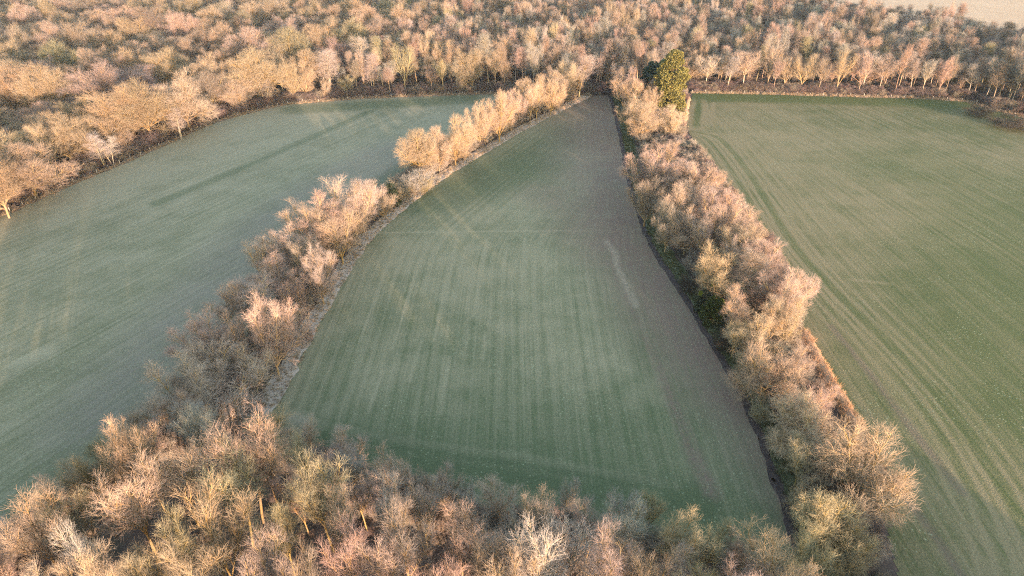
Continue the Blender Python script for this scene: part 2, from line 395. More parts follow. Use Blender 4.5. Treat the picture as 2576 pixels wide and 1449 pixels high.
def dome(t): return .55 + .55 * np.sin(math.pi * (.15 + .72 * t)) 

PROTO = {}
def bare_proto(key, seed, kind, tw=1.0):
    r = np.random.default_rng(seed); z = lambda n: np.zeros((n, 3))
    def limbs(h0, n, smin, smax, Lmin, Lmax, up=.02, wob=.05, base=None):
        st0 = march(z(1), np.array([[r.normal(0, .04), r.normal(0, .04), 1.]]), np.array([h0]), 4, .03, .02, r)
        a = np.arange(n) * 6.283 / n + r.normal(0, .35, n); s = np.linspace(smin, smax, n)[r.permutation(n)]
        f = r.uniform(.72, 1.0, n) * (len(st0[0]) - 1); i0 = np.minimum(f.astype(int), 3); p = st0[0][i0] + (st0[0][i0 + 1] - st0[0][i0]) * (f - i0)[:, None]
        return st0, march(p, np.c_[np.cos(a) * s, np.sin(a) * s, a * 0 + 1], r.uniform(Lmin, Lmax, n) * (1 - .20 * s), 7, wob, up, r)
    if kind == 'broad':
        st = limbs(4.2, 9, .15, 1.25, 11.5, 14.0, .04, .09)
        rr = (.36, .08); l1 = kids(st[1], 13, .12, 1, (58, 26), 5.6, taper(.45), 5, .12, .09, r, True); r1 = (.11, .04)
        l2 = kids(l1, 8, .2, 1, (44, 26), 2.9, taper(.4), 3, .13, .08, r); n3, L3, n4, L4, u3 = 4, 1.7, 4, 1.15, .07
    elif kind == 'spread':
        st = limbs(4.0, 10, .12, 1.9, 10, 12.5, .05, .11)
        rr = (.52, .10); l1 = kids(st[1], 14, .12, 1, (62, 28), 4.8, taper(.45), 5, .14, .07, r, True); r1 = (.11, .04)
        l2 = kids(l1, 8, .2, 1, (46, 28), 2.7, taper(.4), 3, .14, .06, r); n3, L3, n4, L4, u3 = 4, 1.5, 2, 1.0, .05
    elif kind == 'dome':
        st = limbs(2.6, 8, .08, .95, 12.5, 16.0, .03, .07)
        rr = (.34, .06); l1 = kids(st[1], 15, .10, 1, (56, 24), 4.6, taper(.42), 4, .11, .10, r, True); r1 = (.075, .03)
        l2 = kids(l1, 7, .2, 1, (42, 26), 2.4, taper(.4), 3, .12, .09, r); n3, L3, n4, L4, u3 = 4, 1.35, 3, 1.0, .08
    elif kind == 'vase':
        st = limbs(5.0, int(r.integers(5, 8)), .08, .46, 14, 18, .015, .04)
        rr = (.22, .055); l1 = kids(st[1], 13, .22, 1, (40, 20), 4.9, taper(.52), 4, .07, .07, r, True); r1 = (.075, .034)
        l2 = kids(l1, 6, .2, 1, (36, 24), 2.6, taper(.4), 3, .10, .08, r); n3, L3, n4, L4, u3 = 3, 1.5, 3, 1.05, .09
    elif kind == 'fork':
        st = limbs(10.5, int(r.integers(4, 7)), .12, .62, 9.5, 12.5, .03, .05)
        rr = (.22, .055); l1 = kids(st[1], 14, .12, 1, (46, 22), 4.6, taper(.48), 4, .08, .09, r, True); r1 = (.075, .034)
        l2 = kids(l1, 6, .2, 1, (38, 24), 2.5, taper(.4), 3, .10, .08, r); n3, L3, n4, L4, u3 = 3, 1.5, 3, 1.05, .09
    elif kind == 'pole':
        st = march(z(1), np.array([[r.normal(0, .03), r.normal(0, .03), 1.]]), np.array([21.5]), 8, .025, .03, r)
        rr = (.25, .045); l1 = kids(st, 30, .46, 1, (46, 18), 4.6, taper(.55), 4, .08, .11, r, True); r1 = (.075, .025)
        l2 = kids(l1, 8, .2, 1, (42, 26), 2.5, taper(.4), 3, .11, .08, r); n3, L3, n4, L4, u3 = 4, 1.4, 3, 1.05, .07
    elif kind == 'birch':
        n = int(r.integers(2, 5)); a = np.arange(n) * 6.283 / n; s = r.uniform(.03, .16, n)
        st = march(np.c_[np.cos(a) * .25, np.sin(a) * .25, a * 0], np.c_[np.cos(a) * s, np.sin(a) * s, a * 0 + 1], r.uniform(18, 22, n), 8, .03, .01, r)
        rr = (.20, .035); l1 = kids(st, 20, .3, 1, (42, 18), 4.0, taper(.6), 4, .08, .10, r, True); r1 = (.06, .02)
        l2 = kids(l1, 6, .25, 1, (36, 26), 1.9, taper(.3), 3, .12, -.01, r); n3, L3, n4, L4, u3 = 4, 1.2, 3, .95, -.06
    elif kind == 'shrub':
        n = 11; a = r.uniform(0, 6.28, n); s = r.uniform(.15, 1.0, n)
        st = march(np.c_[np.cos(a) * .3, np.sin(a) * .3, a * 0], np.c_[np.cos(a) * s, np.sin(a) * s, a * 0 + 1], r.uniform(2.6, 4.4, n), 5, .10, .03, r)
        rr = (.05, .02); l1 = kids(st, 8, .15, 1, (50, 28), 1.6, taper(.4), 3, .14, .08, r, True); r1 = (.025, .012)
        l2 = kids(l1, 5, .2, 1, (46, 30), .9, taper(.3), 2, .14, .06, r); n3, L3, n4, L4, u3 = 3, .6, 3, .45, .05
    l3 = kids(l2, n3, .15, 1, (42, 30), L3, taper(.3), 2, .16, u3, r)
    l4 = kids(l3, n4, .15, 1, (38, 30), L4, one, 1, .16, u3, r)
    stems = st if isinstance(st, tuple) else (st,)
    trunk = [(tubes(stems[0], rr[0], rr[1] if len(stems) == 1 else rr[0] * .85, 7), 0)]
    if len(stems) > 1: trunk.append((tubes(stems[1], rr[0] * .52, rr[1], 6), 0))
    trunk.append((tubes(l1, r1[0], r1[1], 5), 0))
    s = .5 if kind == 'shrub' else 1.0
    crown = [(tubes(l2, r1[1] * .95, .016 * s, 4), 0), (tubes(l3, .017 * tw * s, .010 * tw * s, 3), 1), (tubes(l4, .0125 * tw * s, .007 * tw * s, 3), 1)]
    a = join(trunk); b = join(crown)
    top = b[0][:, 2].max(); wid = np.percentile(np.hypot(b[0][:, 0], b[0][:, 1]), 91) * 2
    PROTO[key] = dict(trunk=mesh('trunk', a[0], a[1], [M_BARK], a[2]), crown=mesh('crown', b[0], b[1], [M_BARK, M_TWIG], b[2]), h=top, w=wid, kind=kind, nq=len(b[1]) + len(a[1]))
SEED = 11
for kind, n, tw in (('broad', 4, 1.3), ('spread', 2, 1.1), ('dome', 4, 1.15), ('vase', 4, .92), ('fork', 4, .92), ('pole', 4, 1.3), ('birch', 3, 1.2), ('shrub', 3, 1.6)):
    for k in range(n): SEED += 1; bare_proto((kind, k), SEED, kind, tw)
NV = dict(dome=4, broad=4, spread=2, vase=4, fork=4, pole=4, birch=3, shrub=3)

def leafy_proto(key, seed, H, Wd, base, n_clump, n_leaf, leaf, mat, shape):
    """an evergreen: a trunk with limbs and a crown of leaf clumps spread through its volume"""
    r = np.random.default_rng(seed)
    st = march(np.zeros((1, 3)), np.array([[.02, .02, 1.]]), np.array([H * .95]), 8, .03, .03, r)
    t = r.uniform(0, 1, n_clump); a = np.arange(n_clump) * 2.4 + r.normal(0, .4, n_clump)
    env = shape(t); rad = env * Wd / 2 * r.uniform(.45, 1.0, n_clump) ** .6
    c = np.c_[np.cos(a) * rad, np.sin(a) * rad, base * H + t * H * (1 - base) * .97 + r.normal(0, .2, n_clump)]
    limb0 = np.c_[np.zeros(n_clump), np.zeros(n_clump), np.maximum(c[:, 2] - rad * .45, .3)]
    limbs = np.stack((limb0, (limb0 + c) / 2 + np.array([0, 0, -.15]), c), 1)
    cs = r.uniform(.75, 1.35, n_clump) * Wd / 8.5
    q = r.normal(0, 1, (n_clump, n_leaf, 3)); q = nrm(q) * r.uniform(.35, 1, (n_clump, n_leaf, 1)) ** .6
    pos = c[:, None] + q * cs[:, None, None] * np.array([1.15, 1.15, .75])
    d = nrm(q + r.normal(0, .55, q.shape) + np.array([0, 0, .35])); sd_ = nrm(np.cross(d, r.normal(0, 1, q.shape)))
    Lf = leaf * r.uniform(.6, 1.3, (n_clump, n_leaf, 1)); wf = Lf * .34
    p0 = pos.reshape(-1, 3); d = (d * Lf).reshape(-1, 3); s = (sd_ * wf).reshape(-1, 3)
    V = np.stack((p0, p0 + d * .5 + s, p0 + d, p0 + d * .5 - s), 1).reshape(-1, 3); Q = np.arange(len(V)).reshape(-1, 4)
    a_ = join([(tubes(st, H * .02, H * .005, 7), 0), (tubes(limbs, H * .005, .02, 4), 0)])
    PROTO[key] = dict(trunk=mesh('trunk', a_[0], a_[1], [M_BARK], a_[2]), crown=mesh('crown', V, Q, [mat], smooth=False), h=H, w=Wd, kind=key[0], nq=len(Q))
leafy_proto(('pine', 0), 71, 17, 8, .04, 150, 260, .36, M_PINE, lambda t: np.where(t < .62, .80 + .22 * np.sin(t * 11 + 1), np.clip(2.3 * (1.03 - t), .22, .95)))
leafy_proto(('darkpine', 0), 72, 13, 7, .2, 80, 100, .5, M_DARKPINE, lambda t: np.where(t < .6, .85, np.clip(2.1 * (1.03 - t), .2, 1)))
leafy_proto(('darkpine', 1), 73, 14, 7, .2, 80, 100, .5, M_DARKPINE, lambda t: np.where(t < .6, .9, np.clip(2.1 * (1.03 - t), .2, 1)))
leafy_proto(('ivy', 0), 74, 4, 4.5, .02, 60, 90, .26, M_IVY, lambda t: np.clip(np.sqrt(np.clip(1.05 - t * t, 0, 1)), .2, 1))
leafy_proto(('ivy', 1), 75, 4, 4.0, .02, 50, 90, .26, M_DARKIVY, lambda t: np.clip(np.sqrt(np.clip(1.05 - t * t, 0, 1)), .2, 1))
leafy_proto(('mistle', 0), 76, 1.2, 1.3, .0, 40, 50, .16, M_MISTLE, lambda t: np.sqrt(np.clip(1 - (2 * t - 1) ** 2, .1, 1)))

TREES = []
rnd = random.Random(3)
TINT = dict(pink=(.36, .28, .235), rose=(.36, .26, .215), tan=(.365, .285, .21), gold=(.37, .285, .195), olive=(.31, .27, .175), grey=(.32, .295, .26), brown=(.26, .21, .17), white=(.44, .375, .32), dark=(.07, .058, .05))
BT = dict(pink=(.40, .30, .18), rose=(.38, .28, .17), tan=(.31, .24, .15), gold=(.34, .25, .12), olive=(.29, .23, .10), grey=(.34, .30, .22), brown=(.30, .23, .13), white=(.50, .44, .38), dark=(.07, .058, .05))
def jitter(c, a=.10):
    k = 1 + rnd.uniform(-a, a); return tuple(v * k * (1 + rnd.uniform(-.04, .04)) for v in c)
def add(zone, X, Y, h, wd, kind, tint, **kw):
    if zone == 'middle hedgerow' and tint == 'rose' and rnd.random() < .6: tint = rnd.choice(['pink', 'tan'])
    if zone == 'left hedgerow' and tint == 'brown': tint = 'pink'
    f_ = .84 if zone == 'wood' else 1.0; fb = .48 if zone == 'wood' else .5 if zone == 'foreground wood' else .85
    key = (kind, rnd.randrange(NV[kind]) if kind in NV else kw.pop('var', 0)); 
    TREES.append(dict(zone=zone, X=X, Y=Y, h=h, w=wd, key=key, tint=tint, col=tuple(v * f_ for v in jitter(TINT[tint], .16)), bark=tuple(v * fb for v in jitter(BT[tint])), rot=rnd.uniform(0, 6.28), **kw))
def by_px(zone, xt, yt, yb, wpx, kind, tint, **kw):
    """tree whose top is at (xt, yt) and whose foot is at image row yb"""
    xb = xt + (1288 - xt) * (yb - yt) / (3494 - yt); b = P(xb, yb)
    lo, hi = .5, 45.0
    for _ in range(40):
        m = (lo + hi) / 2
        if proj(b[0], b[1], m)[1] > yt: lo = m
        else: hi = m
    ds = math.sqrt(b[0] ** 2 + b[1] ** 2 + (CAM_H - lo * .6) ** 2)
    add(zone, b[0], b[1], lo, wpx * ds / F * .98, kind, tint, **kw)
def by_top(zone, xt, yt, h, wd, kind, tint, **kw):
    b = P(xt, yt, h); add(zone, b[0], b[1], h, wd, kind, tint, **kw)

LHT = [(425, 895, 1050, 175, 'fork', 'pink'), (560, 965, 1065, 160, 'shrub', 'pink'), (508, 850, 985, 135, 'fork', 'pink'), (498, 775, 915, 125, 'fork', 'pink'), (577, 778, 925, 85, 'fork', 'pink'),
       (655, 742, 945, 125, 'fork', 'rose'), (556, 728, 840, 85, 'vase', 'rose'), (628, 692, 830, 130, 'vase', 'pink'), (690, 630, 755, 115, 'fork', 'pink'), (788, 608, 765, 100, 'fork', 'pink'),
       (722, 560, 690, 110, 'fork', 'pink'), (790, 470, 640, 120, 'fork', 'rose'), (842, 520, 665, 125, 'fork', 'tan'), (898, 440, 585, 115, 'fork', 'pink'), (838, 448, 600, 110, 'vase', 'pink'),
       (760, 500, 640, 100, 'vase', 'pink'), (735, 680, 800, 85, 'fork', 'brown'), (620, 880, 1000, 100, 'vase', 'brown'), (700, 780, 880, 85, 'vase', 'brown'), (880, 520, 620, 80, 'vase', 'tan'),
       (930, 455, 555, 60, 'vase', 'brown'), (640, 605, 720, 70, 'vase', 'pink'), (470, 920, 1040, 90, 'vase', 'brown'), (745, 600, 720, 85, 'fork', 'pink'), (680, 580, 690, 80, 'vase', 'pink'), (600, 700, 830, 70, 'vase', 'rose'),
       (1045, 318, 440, 95, 'broad', 'gold'), (1098, 310, 432, 85, 'fork', 'tan'), (1140, 278, 418, 95, 'fork', 'gold'), (1170, 300, 400, 60, 'vase', 'tan'), (1205, 243, 372, 70, 'fork', 'tan'), (1255, 213, 358, 90, 'fork', 'gold'),
       (1220, 270, 365, 50, 'vase', 'tan'), (1285, 225, 330, 70, 'fork', 'brown'), (1312, 195, 305, 75, 'fork', 'tan'), (1352, 182, 298, 85, 'fork', 'gold'), (1388, 190, 290, 65, 'fork', 'gold'), (1335, 205, 312, 60, 'vase', 'tan'),
       (1430, 148, 255, 80, 'fork', 'tan'), (1462, 135, 246, 60, 'pole', 'brown'), (1405, 175, 275, 60, 'vase', 'tan'), (1385, 160, 262, 55, 'fork', 'pink'), (1450, 165, 252, 45, 'vase', 'brown')]
for t in LHT: by_px('left hedgerow', *t[:3], t[3] * (1.14 if t[2] > 560 else 1.0), dict(fork='dome').get(t[4], t[4]), t[5])
MHT = [(1575, 132, 240, 60, 'fork', 'pink'), (1560, 160, 255, 50, 'vase', 'brown'), (1590, 160, 265, 60, 'fork', 'pink'), (1575, 190, 285, 60, 'vase', 'tan'), (1605, 190, 290, 60, 'fork', 'gold'), (1612, 235, 352, 115, 'broad', 'gold'), (1692, 258, 350, 75, 'fork', 'tan'),
       (1585, 255, 340, 50, 'vase', 'tan'), (1650, 262, 345, 60, 'vase', 'tan'), (1648, 358, 495, 125, 'broad', 'pink'), (1720, 392, 505, 100, 'fork', 'rose'), (1790, 408, 515, 85, 'fork', 'rose'), (1635, 440, 570, 85, 'fork', 'brown'), (1705, 450, 590, 100, 'fork', 'tan'),
       (1762, 440, 565, 100, 'fork', 'pink'), (1815, 455, 560, 80, 'fork', 'rose'), (1740, 515, 640, 115, 'fork', 'tan'), (1830, 500, 645, 110, 'fork', 'rose'), (1880, 510, 620, 95, 'fork', 'rose'), (1690, 500, 635, 85, 'fork', 'brown'), (1900, 555, 680, 100, 'fork', 'rose'),
       (1935, 590, 720, 90, 'fork', 'pink'), (1805, 610, 765, 145, 'broad', 'gold'), (1858, 590, 735, 100, 'fork', 'pink'), (1905, 640, 790, 100, 'pole', 'tan'), (1965, 660, 800, 110, 'fork', 'rose'), (2005, 655, 820, 120, 'broad', 'pink'), (1860, 720, 860, 80, 'vase', 'tan'),
       (1920, 780, 905, 150, 'broad', 'gold'), (2005, 745, 880, 120, 'broad', 'tan'), (1860, 800, 900, 80, 'vase', 'olive'), (1945, 868, 1010, 150, 'spread', 'tan'), (2010, 870, 970, 90, 'vase', 'rose'), (1905, 890, 990, 80, 'vase', 'olive'), (2035, 1000, 1135, 150, 'spread', 'tan'), (2075, 965, 1060, 70, 'vase', 'rose'),
       (2210, 1085, 1290, 210, 'spread', 'tan'), (2110, 1240, 1395, 140, 'spread', 'olive'), (2035, 1110, 1225, 110, 'vase', 'olive'), (2160, 1330, 1440, 120, 'spread', 'olive'), (1985, 700, 850, 80, 'vase', 'pink'), (1955, 750, 880, 80, 'vase', 'gold'), (1670, 400, 500, 70, 'vase', 'pink'), (1750, 400, 510, 70, 'vase', 'rose'),
       (1840, 470, 590, 75, 'vase', 'rose'), (1780, 545, 660, 90, 'vase', 'pink'), (1690, 345, 430, 60, 'vase', 'pink'), (1870, 560, 680, 80, 'vase', 'rose'), (1640, 215, 300, 40, 'vase', 'tan'), (1795, 470, 590, 80, 'vase', 'pink')]
for t in MHT: by_px('middle hedgerow', *t[:4], dict(fork='dome', broad='dome').get(t[4], t[4]), t[5])
FGT = [(590, 1062, 18, 12, 'fork', 'tan'), (650, 1075, 16, 8, 'fork', 'tan'), (425, 1112, 16, 11, 'fork', 'tan'), (300, 1172, 17, 12, 'fork', 'tan'), (285, 1078, 14, 8, 'vase', 'olive'), (355, 1050, 12, 7, 'vase', 'pink'), (205, 1125, 14, 8, 'vase', 'olive'), (500, 1240, 18, 14, 'vase', 'gold'), (400, 1290, 16, 9, 'vase', 'olive'), (565, 1140, 17, 11, 'fork', 'olive'),
       (740, 1085, 14, 9, 'vase', 'olive'), (790, 1150, 17, 10, 'fork', 'olive'), (862, 1088, 12, 8, 'fork', 'pink'), (985, 1130, 12, 8, 'vase', 'pink'), (900, 1190, 14, 6.5, 'fork', 'pink'), (965, 1200, 15, 7, 'fork', 'grey'), (1060, 1220, 14, 7.5, 'vase', 'grey'), (1005, 1280, 17, 9, 'fork', 'pink'), (865, 1312, 17, 8, 'fork', 'rose'), (1250, 1215, 11, 7.5, 'fork', 'pink'),
       (1180, 1222, 11, 6, 'vase', 'grey'), (1155, 1285, 15, 8, 'fork', 'rose'), (1365, 1240, 12, 6.5, 'vase', 'olive'), (1440, 1215, 10, 6, 'vase', 'grey'), (1485, 1275, 14, 7, 'fork', 'pink'), (1580, 1240, 11, 6.5, 'vase', 'grey'), (1645, 1232, 10, 7, 'vase', 'olive'), (1400, 1295, 17, 15, 'spread', 'white'), (1540, 1330, 16, 8, 'fork', 'pink'), (1700, 1290, 14, 10, 'vase', 'olive'),
       (1795, 1310, 13, 8, 'vase', 'olive'), (1865, 1340, 13, 7, 'fork', 'rose'), (1985, 1350, 15, 11, 'vase', 'gold'), (40, 1250, 17, 10, 'fork', 'tan'), (120, 1335, 17, 10, 'spread', 'grey'), (60, 1400, 17, 9, 'fork', 'pink'), (190, 1372, 17, 9, 'fork', 'tan'), (320, 1360, 16, 8, 'vase', 'olive'), (640, 1345, 17, 8, 'fork', 'pink'), (740, 1385, 17, 8, 'vase', 'brown'),
       (950, 1340, 16, 7, 'fork', 'pink'), (1100, 1415, 17, 8, 'fork', 'rose'), (1205, 1355, 15, 7, 'fork', 'brown'), (1290, 1390, 16, 8, 'vase', 'tan'), (1640, 1385, 15, 8, 'vase', 'tan'), (1725, 1395, 14, 7, 'fork', 'pink'), (1900, 1415, 14, 8, 'fork', 'pink'), (1790, 1415, 15, 8, 'vase', 'olive'), (690, 1250, 16, 8, 'fork', 'olive'), (140, 1220, 15, 8, 'vase', 'olive')]
for t in FGT: by_top('foreground wood', t[0], t[1], t[2] * (1.34 if t[2] > 14 else 1.1), t[3] * .92, *t[4:])

def scatter(poly, spacing, jit, seed, keep_off=(), dens=None):
    r = np.random.default_rng(seed); lo, hi = poly.min(0), poly.max(0)
    gx, gy = np.meshgrid(np.arange(lo[0], hi[0], spacing), np.arange(lo[1], hi[1], spacing * .87))
    gx[1::2] += spacing / 2
    p = np.c_[gx.ravel(), gy.ravel()] + r.uniform(-jit, jit, (gx.size, 2)) * spacing
    p = p[inside(p, poly)]
    return p
fg_poly = np.vstack((FG + np.array([0, -1.5]), [(72, 45), (-190, 45)]))
ex = np.array([(t['X'], t['Y'], t['w']) for t in TREES])
for q in scatter(fg_poly, 7.2, .42, 21):
    d = np.hypot(ex[:, 0] - q[0], ex[:, 1] - q[1]) - ex[:, 2] * .30
    if d.min() < 3.0 or abs(q[0]) > 130 or q[0] > 52: continue
    edge, _ = poly_dist(q[None], FG); e = float(edge[0])
    h = (10 + min(e, 15) * .78) * rnd.uniform(.78, 1.10)
    add('foreground wood', q[0], q[1], h, rnd.uniform(5.5, 8.5), rnd.choice(['vase', 'vase', 'fork', 'fork', 'pole']), rnd.choices(['olive', 'tan', 'pink', 'grey', 'rose', 'brown', 'gold'], [2.5, 3, 4, 3, 2, 1, 2])[0])

for k in range(26):  # unseen trees added below the frame to block a sunbeam on the middle field
    add('foreground wood', 34 + k * 2.0 + rnd.uniform(-.6, .6), rnd.uniform(34, 45), rnd.uniform(13, 17), rnd.uniform(7, 9), 'dome', 'tan')

# the woods beyond: one region, split by the kind of wood
wood_poly = np.vstack((LW, FL, FM, FR, [(700, 320), (900, 640)], FFAR[::-1][1:], [(200, 900), (-800, 900), (-800, 150)]))
def height_noise(x, y, s=1.0):
    return (math.sin(x * .043 * s + 1.3) * math.cos(y * .051 * s - .7) + .7 * math.sin(x * .09 * s - y * .07 * s + 2.1) + .5 * math.sin(x * .021 + y * .13 + 4))
EDGE_PX = [(235, 330, 425, 60, 'birch', 'white'), (262, 345, 420, 40, 'birch', 'white'), (432, 255, 355, 50, 'birch', 'white'), (655, 190, 265, 40, 'birch', 'white'), (815, 120, 235, 60, 'birch', 'white'), (905, 85, 210, 70, 'birch', 'white'), (930, 130, 238, 40, 'birch', 'white'),
          (632, 120, 262, 120, 'broad', 'gold'), (585, 200, 285, 80, 'broad', 'tan'), (440, 178, 335, 120, 'broad', 'tan'), (340, 200, 360, 130, 'broad', 'gold'), (270, 210, 375, 120, 'broad', 'gold'), (140, 280, 425, 120, 'broad', 'gold'), (35, 360, 510, 140, 'broad', 'tan'), (490, 160, 260, 100, 'broad', 'tan'),
          (95, 310, 460, 70, 'vase', 'tan'), (200, 290, 405, 90, 'broad', 'tan'), (-40, 400, 560, 120, 'broad', 'gold'), (520, 130, 250, 80, 'dome', 'tan'), (720, 145, 258, 60, 'dome', 'gold'), (755, 150, 252, 55, 'dome', 'gold'),
          (1255, 90, 215, 90, 'broad', 'tan'), (1130, 100, 228, 60, 'fork', 'tan'), (1010, 110, 236, 60, 'vase', 'olive'), (920, 5, 130, 100, 'broad', 'gold'),
          (1785, 140, 228, 60, 'fork', 'white'), (1885, 125, 232, 65, 'fork', 'pink'), (1990, 140, 234, 55, 'vase', 'tan'), (2035, 135, 235, 60, 'vase', 'gold'), (2128, 125, 240, 60, 'vase', 'gold'), (2195, 130, 235, 55, 'fork', 'white'), (2238, 130, 240, 60, 'fork', 'pink')]
for t in EDGE_PX:
    by_px('wood', *t); t_ = TREES[-1]; k_ = 1 + (4.5 if t[4] != 'birch' else 2) / math.hypot(t_['X'], t_['Y']); t_['X'] *= k_; t_['Y'] *= k_
taken = [(t['X'], t['Y'], t['w'] * .36) for t in TREES if t['zone'] == 'wood']
cell = {}
def free(x, y, rad):
    for gx_ in range(int(x // 12) - 2, int(x // 12) + 3):
        for gy_ in range(int(y // 12) - 2, int(y // 12) + 3):
            for (a, b_, c) in cell.get((gx_, gy_), ()):
                if (a - x) ** 2 + (b_ - y) ** 2 < (c + rad) ** 2: return False
    return True
def claim(x, y, rad): cell.setdefault((int(x // 12), int(y // 12)), []).append((x, y, rad))
for q in taken: claim(*q)
cand = scatter(wood_poly, 3.6, .48, 31); cand = cand[np.random.default_rng(4).permutation(len(cand))]
cand_e = np.min([poly_dist(cand, E_)[0] for E_ in (LW, FL, FR, FM)], axis=0)
for rnd_pass in (0, 1):
    for (x, y), e in zip(cand, cand_e):
        px_, py_ = proj(x, y, 12)
        if px_ < -330 or px_ > 2900: continue
        if 70 < x < 95 and 340 < y < 368: continue
        hn = height_noise(x, y)
        if e < 3.5: continue
        oak = px_ < 940 + 130 * math.sin(y * .03) + 90 * math.sin(x * .05)
        ride = abs(math.sin(x * .012 + y * .019 + .6)) < .07 and e > 25
        if ride: continue
        if oak:
            if rnd_pass == 0:
                wd = rnd.uniform(17, 28) + hn
                if rnd.random() < .5 and free(x, y, wd * .37): claim(x, y, wd * .37); add('wood', x, y, rnd.uniform(18.5, 25.5) + hn * 3.4, wd, 'broad', rnd.choices(['gold', 'tan', 'olive', 'brown', 'pink'], [3, 5, 1.5, 1.5, 2])[0])
            else:
                wd = rnd.uniform(7, 10)
                if rnd.random() < .22 and free(x, y, wd * .37): claim(x, y, wd * .37); add('wood', x, y, rnd.uniform(9, 15), wd, rnd.choice(['dome', 'vase']), rnd.choices(['tan', 'gold', 'olive', 'brown', 'grey'], [2, 1, 2, 3, 2])[0])
        else:
            kind = rnd.choices(['pole', 'fork', 'vase', 'birch', 'broad'], [5, 4, 2.5, .5, .6])[0]
            wd = rnd.uniform(6.0, 10.0) if kind != 'broad' else rnd.uniform(13, 17)
            if rnd_pass: wd *= .72
            if rnd.random() < .55 and free(x, y, wd * .31):
                claim(x, y, wd * .31); k = .72 if rnd_pass else 1
                add('wood', x, y, (rnd.uniform(17, 25.5) + hn * 3.0) * k, wd, kind, 'white' if kind == 'birch' else rnd.choices(['pink', 'tan', 'grey', 'brown', 'rose', 'olive'], [5, 4, 3, 2, 2, 1] if px_ < 1900 else [3, 1, 4, 5, 3, 1])[0])
for t in TREES:
    pr = PROTO[t['key']]; p1 = proj(t['X'], t['Y'], t['h']); p0 = proj(t['X'], t['Y'], 0)
    vis = -40 < p1[0] < 2616 and p1[1] < 1449 and p0[1] > 0
    t['size'] = (p0[1] - p1[1]) * (t['w'] if t['key'][0] != 'pole' else 6) if vis else 0
    if t['zone'] != 'wood' and vis: t['size'] += 1e5 
    t['birch'] = t['key'][0] == 'birch'

# which edge of the wood, which row in from it, how far along it
ids = [t for t in TREES if t['zone'] == 'wood']
pts = np.array([(t['X'], t['Y']) for t in ids])
EDG = [('left wood', LW), ('far wood behind left field', FL), ('far wood behind right field', FR)]
DD = [poly_dist(pts, e) for _, e in EDG]
for i, t in enumerate(ids):
    k = int(np.argmin([d[0][i] for d in DD])); t['edge'] = EDG[k][0]; t['row'] = int(DD[k][0][i] // 11); t['arc'] = DD[k][1][i]
fgs = [t for t in TREES if t['zone'] == 'foreground wood']
dd, aa = poly_dist(np.array([(t['X'], t['Y']) for t in fgs]), FG)
for t, d, a in zip(fgs, dd, aa): t['row'] = int(d // 8); t['arc'] = t['X']; t['edge'] = 'foreground wood'
bare = sorted([t for t in TREES if not t['birch'] and t['key'][0] != 'shrub'], key=lambda t: -t['size'])
birch = sorted([t for t in TREES if t['birch']], key=lambda t: -t['size'])
single = [t for t in bare[:298] if t['size'] > 0] + [t for t in birch[:40] if t['size'] > 0] + [t for t in TREES if t['key'][0] == 'shrub']
sid = set(map(id, single)); rest = [t for t in TREES if id(t) not in sid]

ORD = ['first', 'second', 'third', 'fourth', 'fifth', 'sixth', 'seventh', 'eighth', 'ninth', 'tenth', 'eleventh', 'twelfth', 'thirteenth', 'fourteenth', 'fifteenth', 'sixteenth', 'seventeenth', 'eighteenth', 'nineteenth']
TENS = {2: 'twent', 3: 'thirt', 4: 'fort', 5: 'fift', 6: 'sixt'}
def ordinal(i):
    i += 1
    if i < 20: return ORD[i - 1]
    t, u = divmod(i, 10)
    return TENS[t] + ('ieth' if u == 0 else 'y-' + ORD[u - 1])
SHAPE = dict(dome='rounded', broad='broad', spread='spreading', vase='upright', fork='forked', pole='narrow', birch='slender white', shrub='brushy')
HUE = dict(pink='pinkish', rose='rosy', tan='tan', gold='golden', olive='olive', grey='grey', brown='brown', white='pale', dark='dark')
def place(t, name, cat, label, group=None):
    pr = PROTO[t['key']]; e = bpy.data.objects.new(name, None); C.objects.link(e)
    e.empty_display_size = 1; e.location = (t['X'], t['Y'], t.get('z', -.05)); e.rotation_euler = (0, 0, t['rot'])
    sx = t['w'] / pr['w']; e.scale = (sx, sx, t['h'] / pr['h'])
    tag(e, label, cat, group)
    for part, c in (('trunk', t['bark']), ('crown', t['col'])):
        o = obj(part, pr[part], e); o['tint'] = c
    return e
def row_name(t):
    n = min(t['row'], 5) if t['edge'] == 'foreground wood' else t['row']
    if t['edge'] == 'foreground wood' and n == 5: return 'rearmost rows of foreground wood'
    return ('front' if n == 0 else ordinal(n)) + ' row of ' + t['edge']
groups = {}
for t in single:
    nm = 'birch' if t['birch'] else 'bare'
    if 'row' in t: key = (t['edge'], min(t['row'], 5) if t['edge'] == 'foreground wood' else t['row'], t['birch'])
    else: key = (t['zone'], 0, t['birch'])
    groups.setdefault(key, []).append(t)
for key, lst in groups.items():
    hedge = key[0].endswith('hedgerow')
    lst.sort(key=(lambda t: t['Y']) if hedge else (lambda t: t['arc']))
    for i, t in enumerate(lst):
        k = t['key'][0]; noun = 'birch' if t['birch'] else ('shrub' if k == 'shrub' else 'bare tree')
        desc = HUE[t['tint']] + ' ' + SHAPE[k] if k != 'birch' else SHAPE[k]
        if hedge: lab = '%s %s, %s from near end of %s' % (desc, noun, ordinal(i), key[0]); grp = 'bare trees of the ' + key[0]
        else:
            lab = '%s %s, %s from left in %s' % (desc, noun, ordinal(i), row_name(t)); grp = ('birches' if t['birch'] else 'bare trees') + ' of the ' + key[0]
        place(t, 'birch_tree' if t['birch'] else ('shrub' if k == 'shrub' else 'bare_tree'), 'birch' if t['birch'] else ('shrub' if k == 'shrub' else 'tree'), lab, grp)

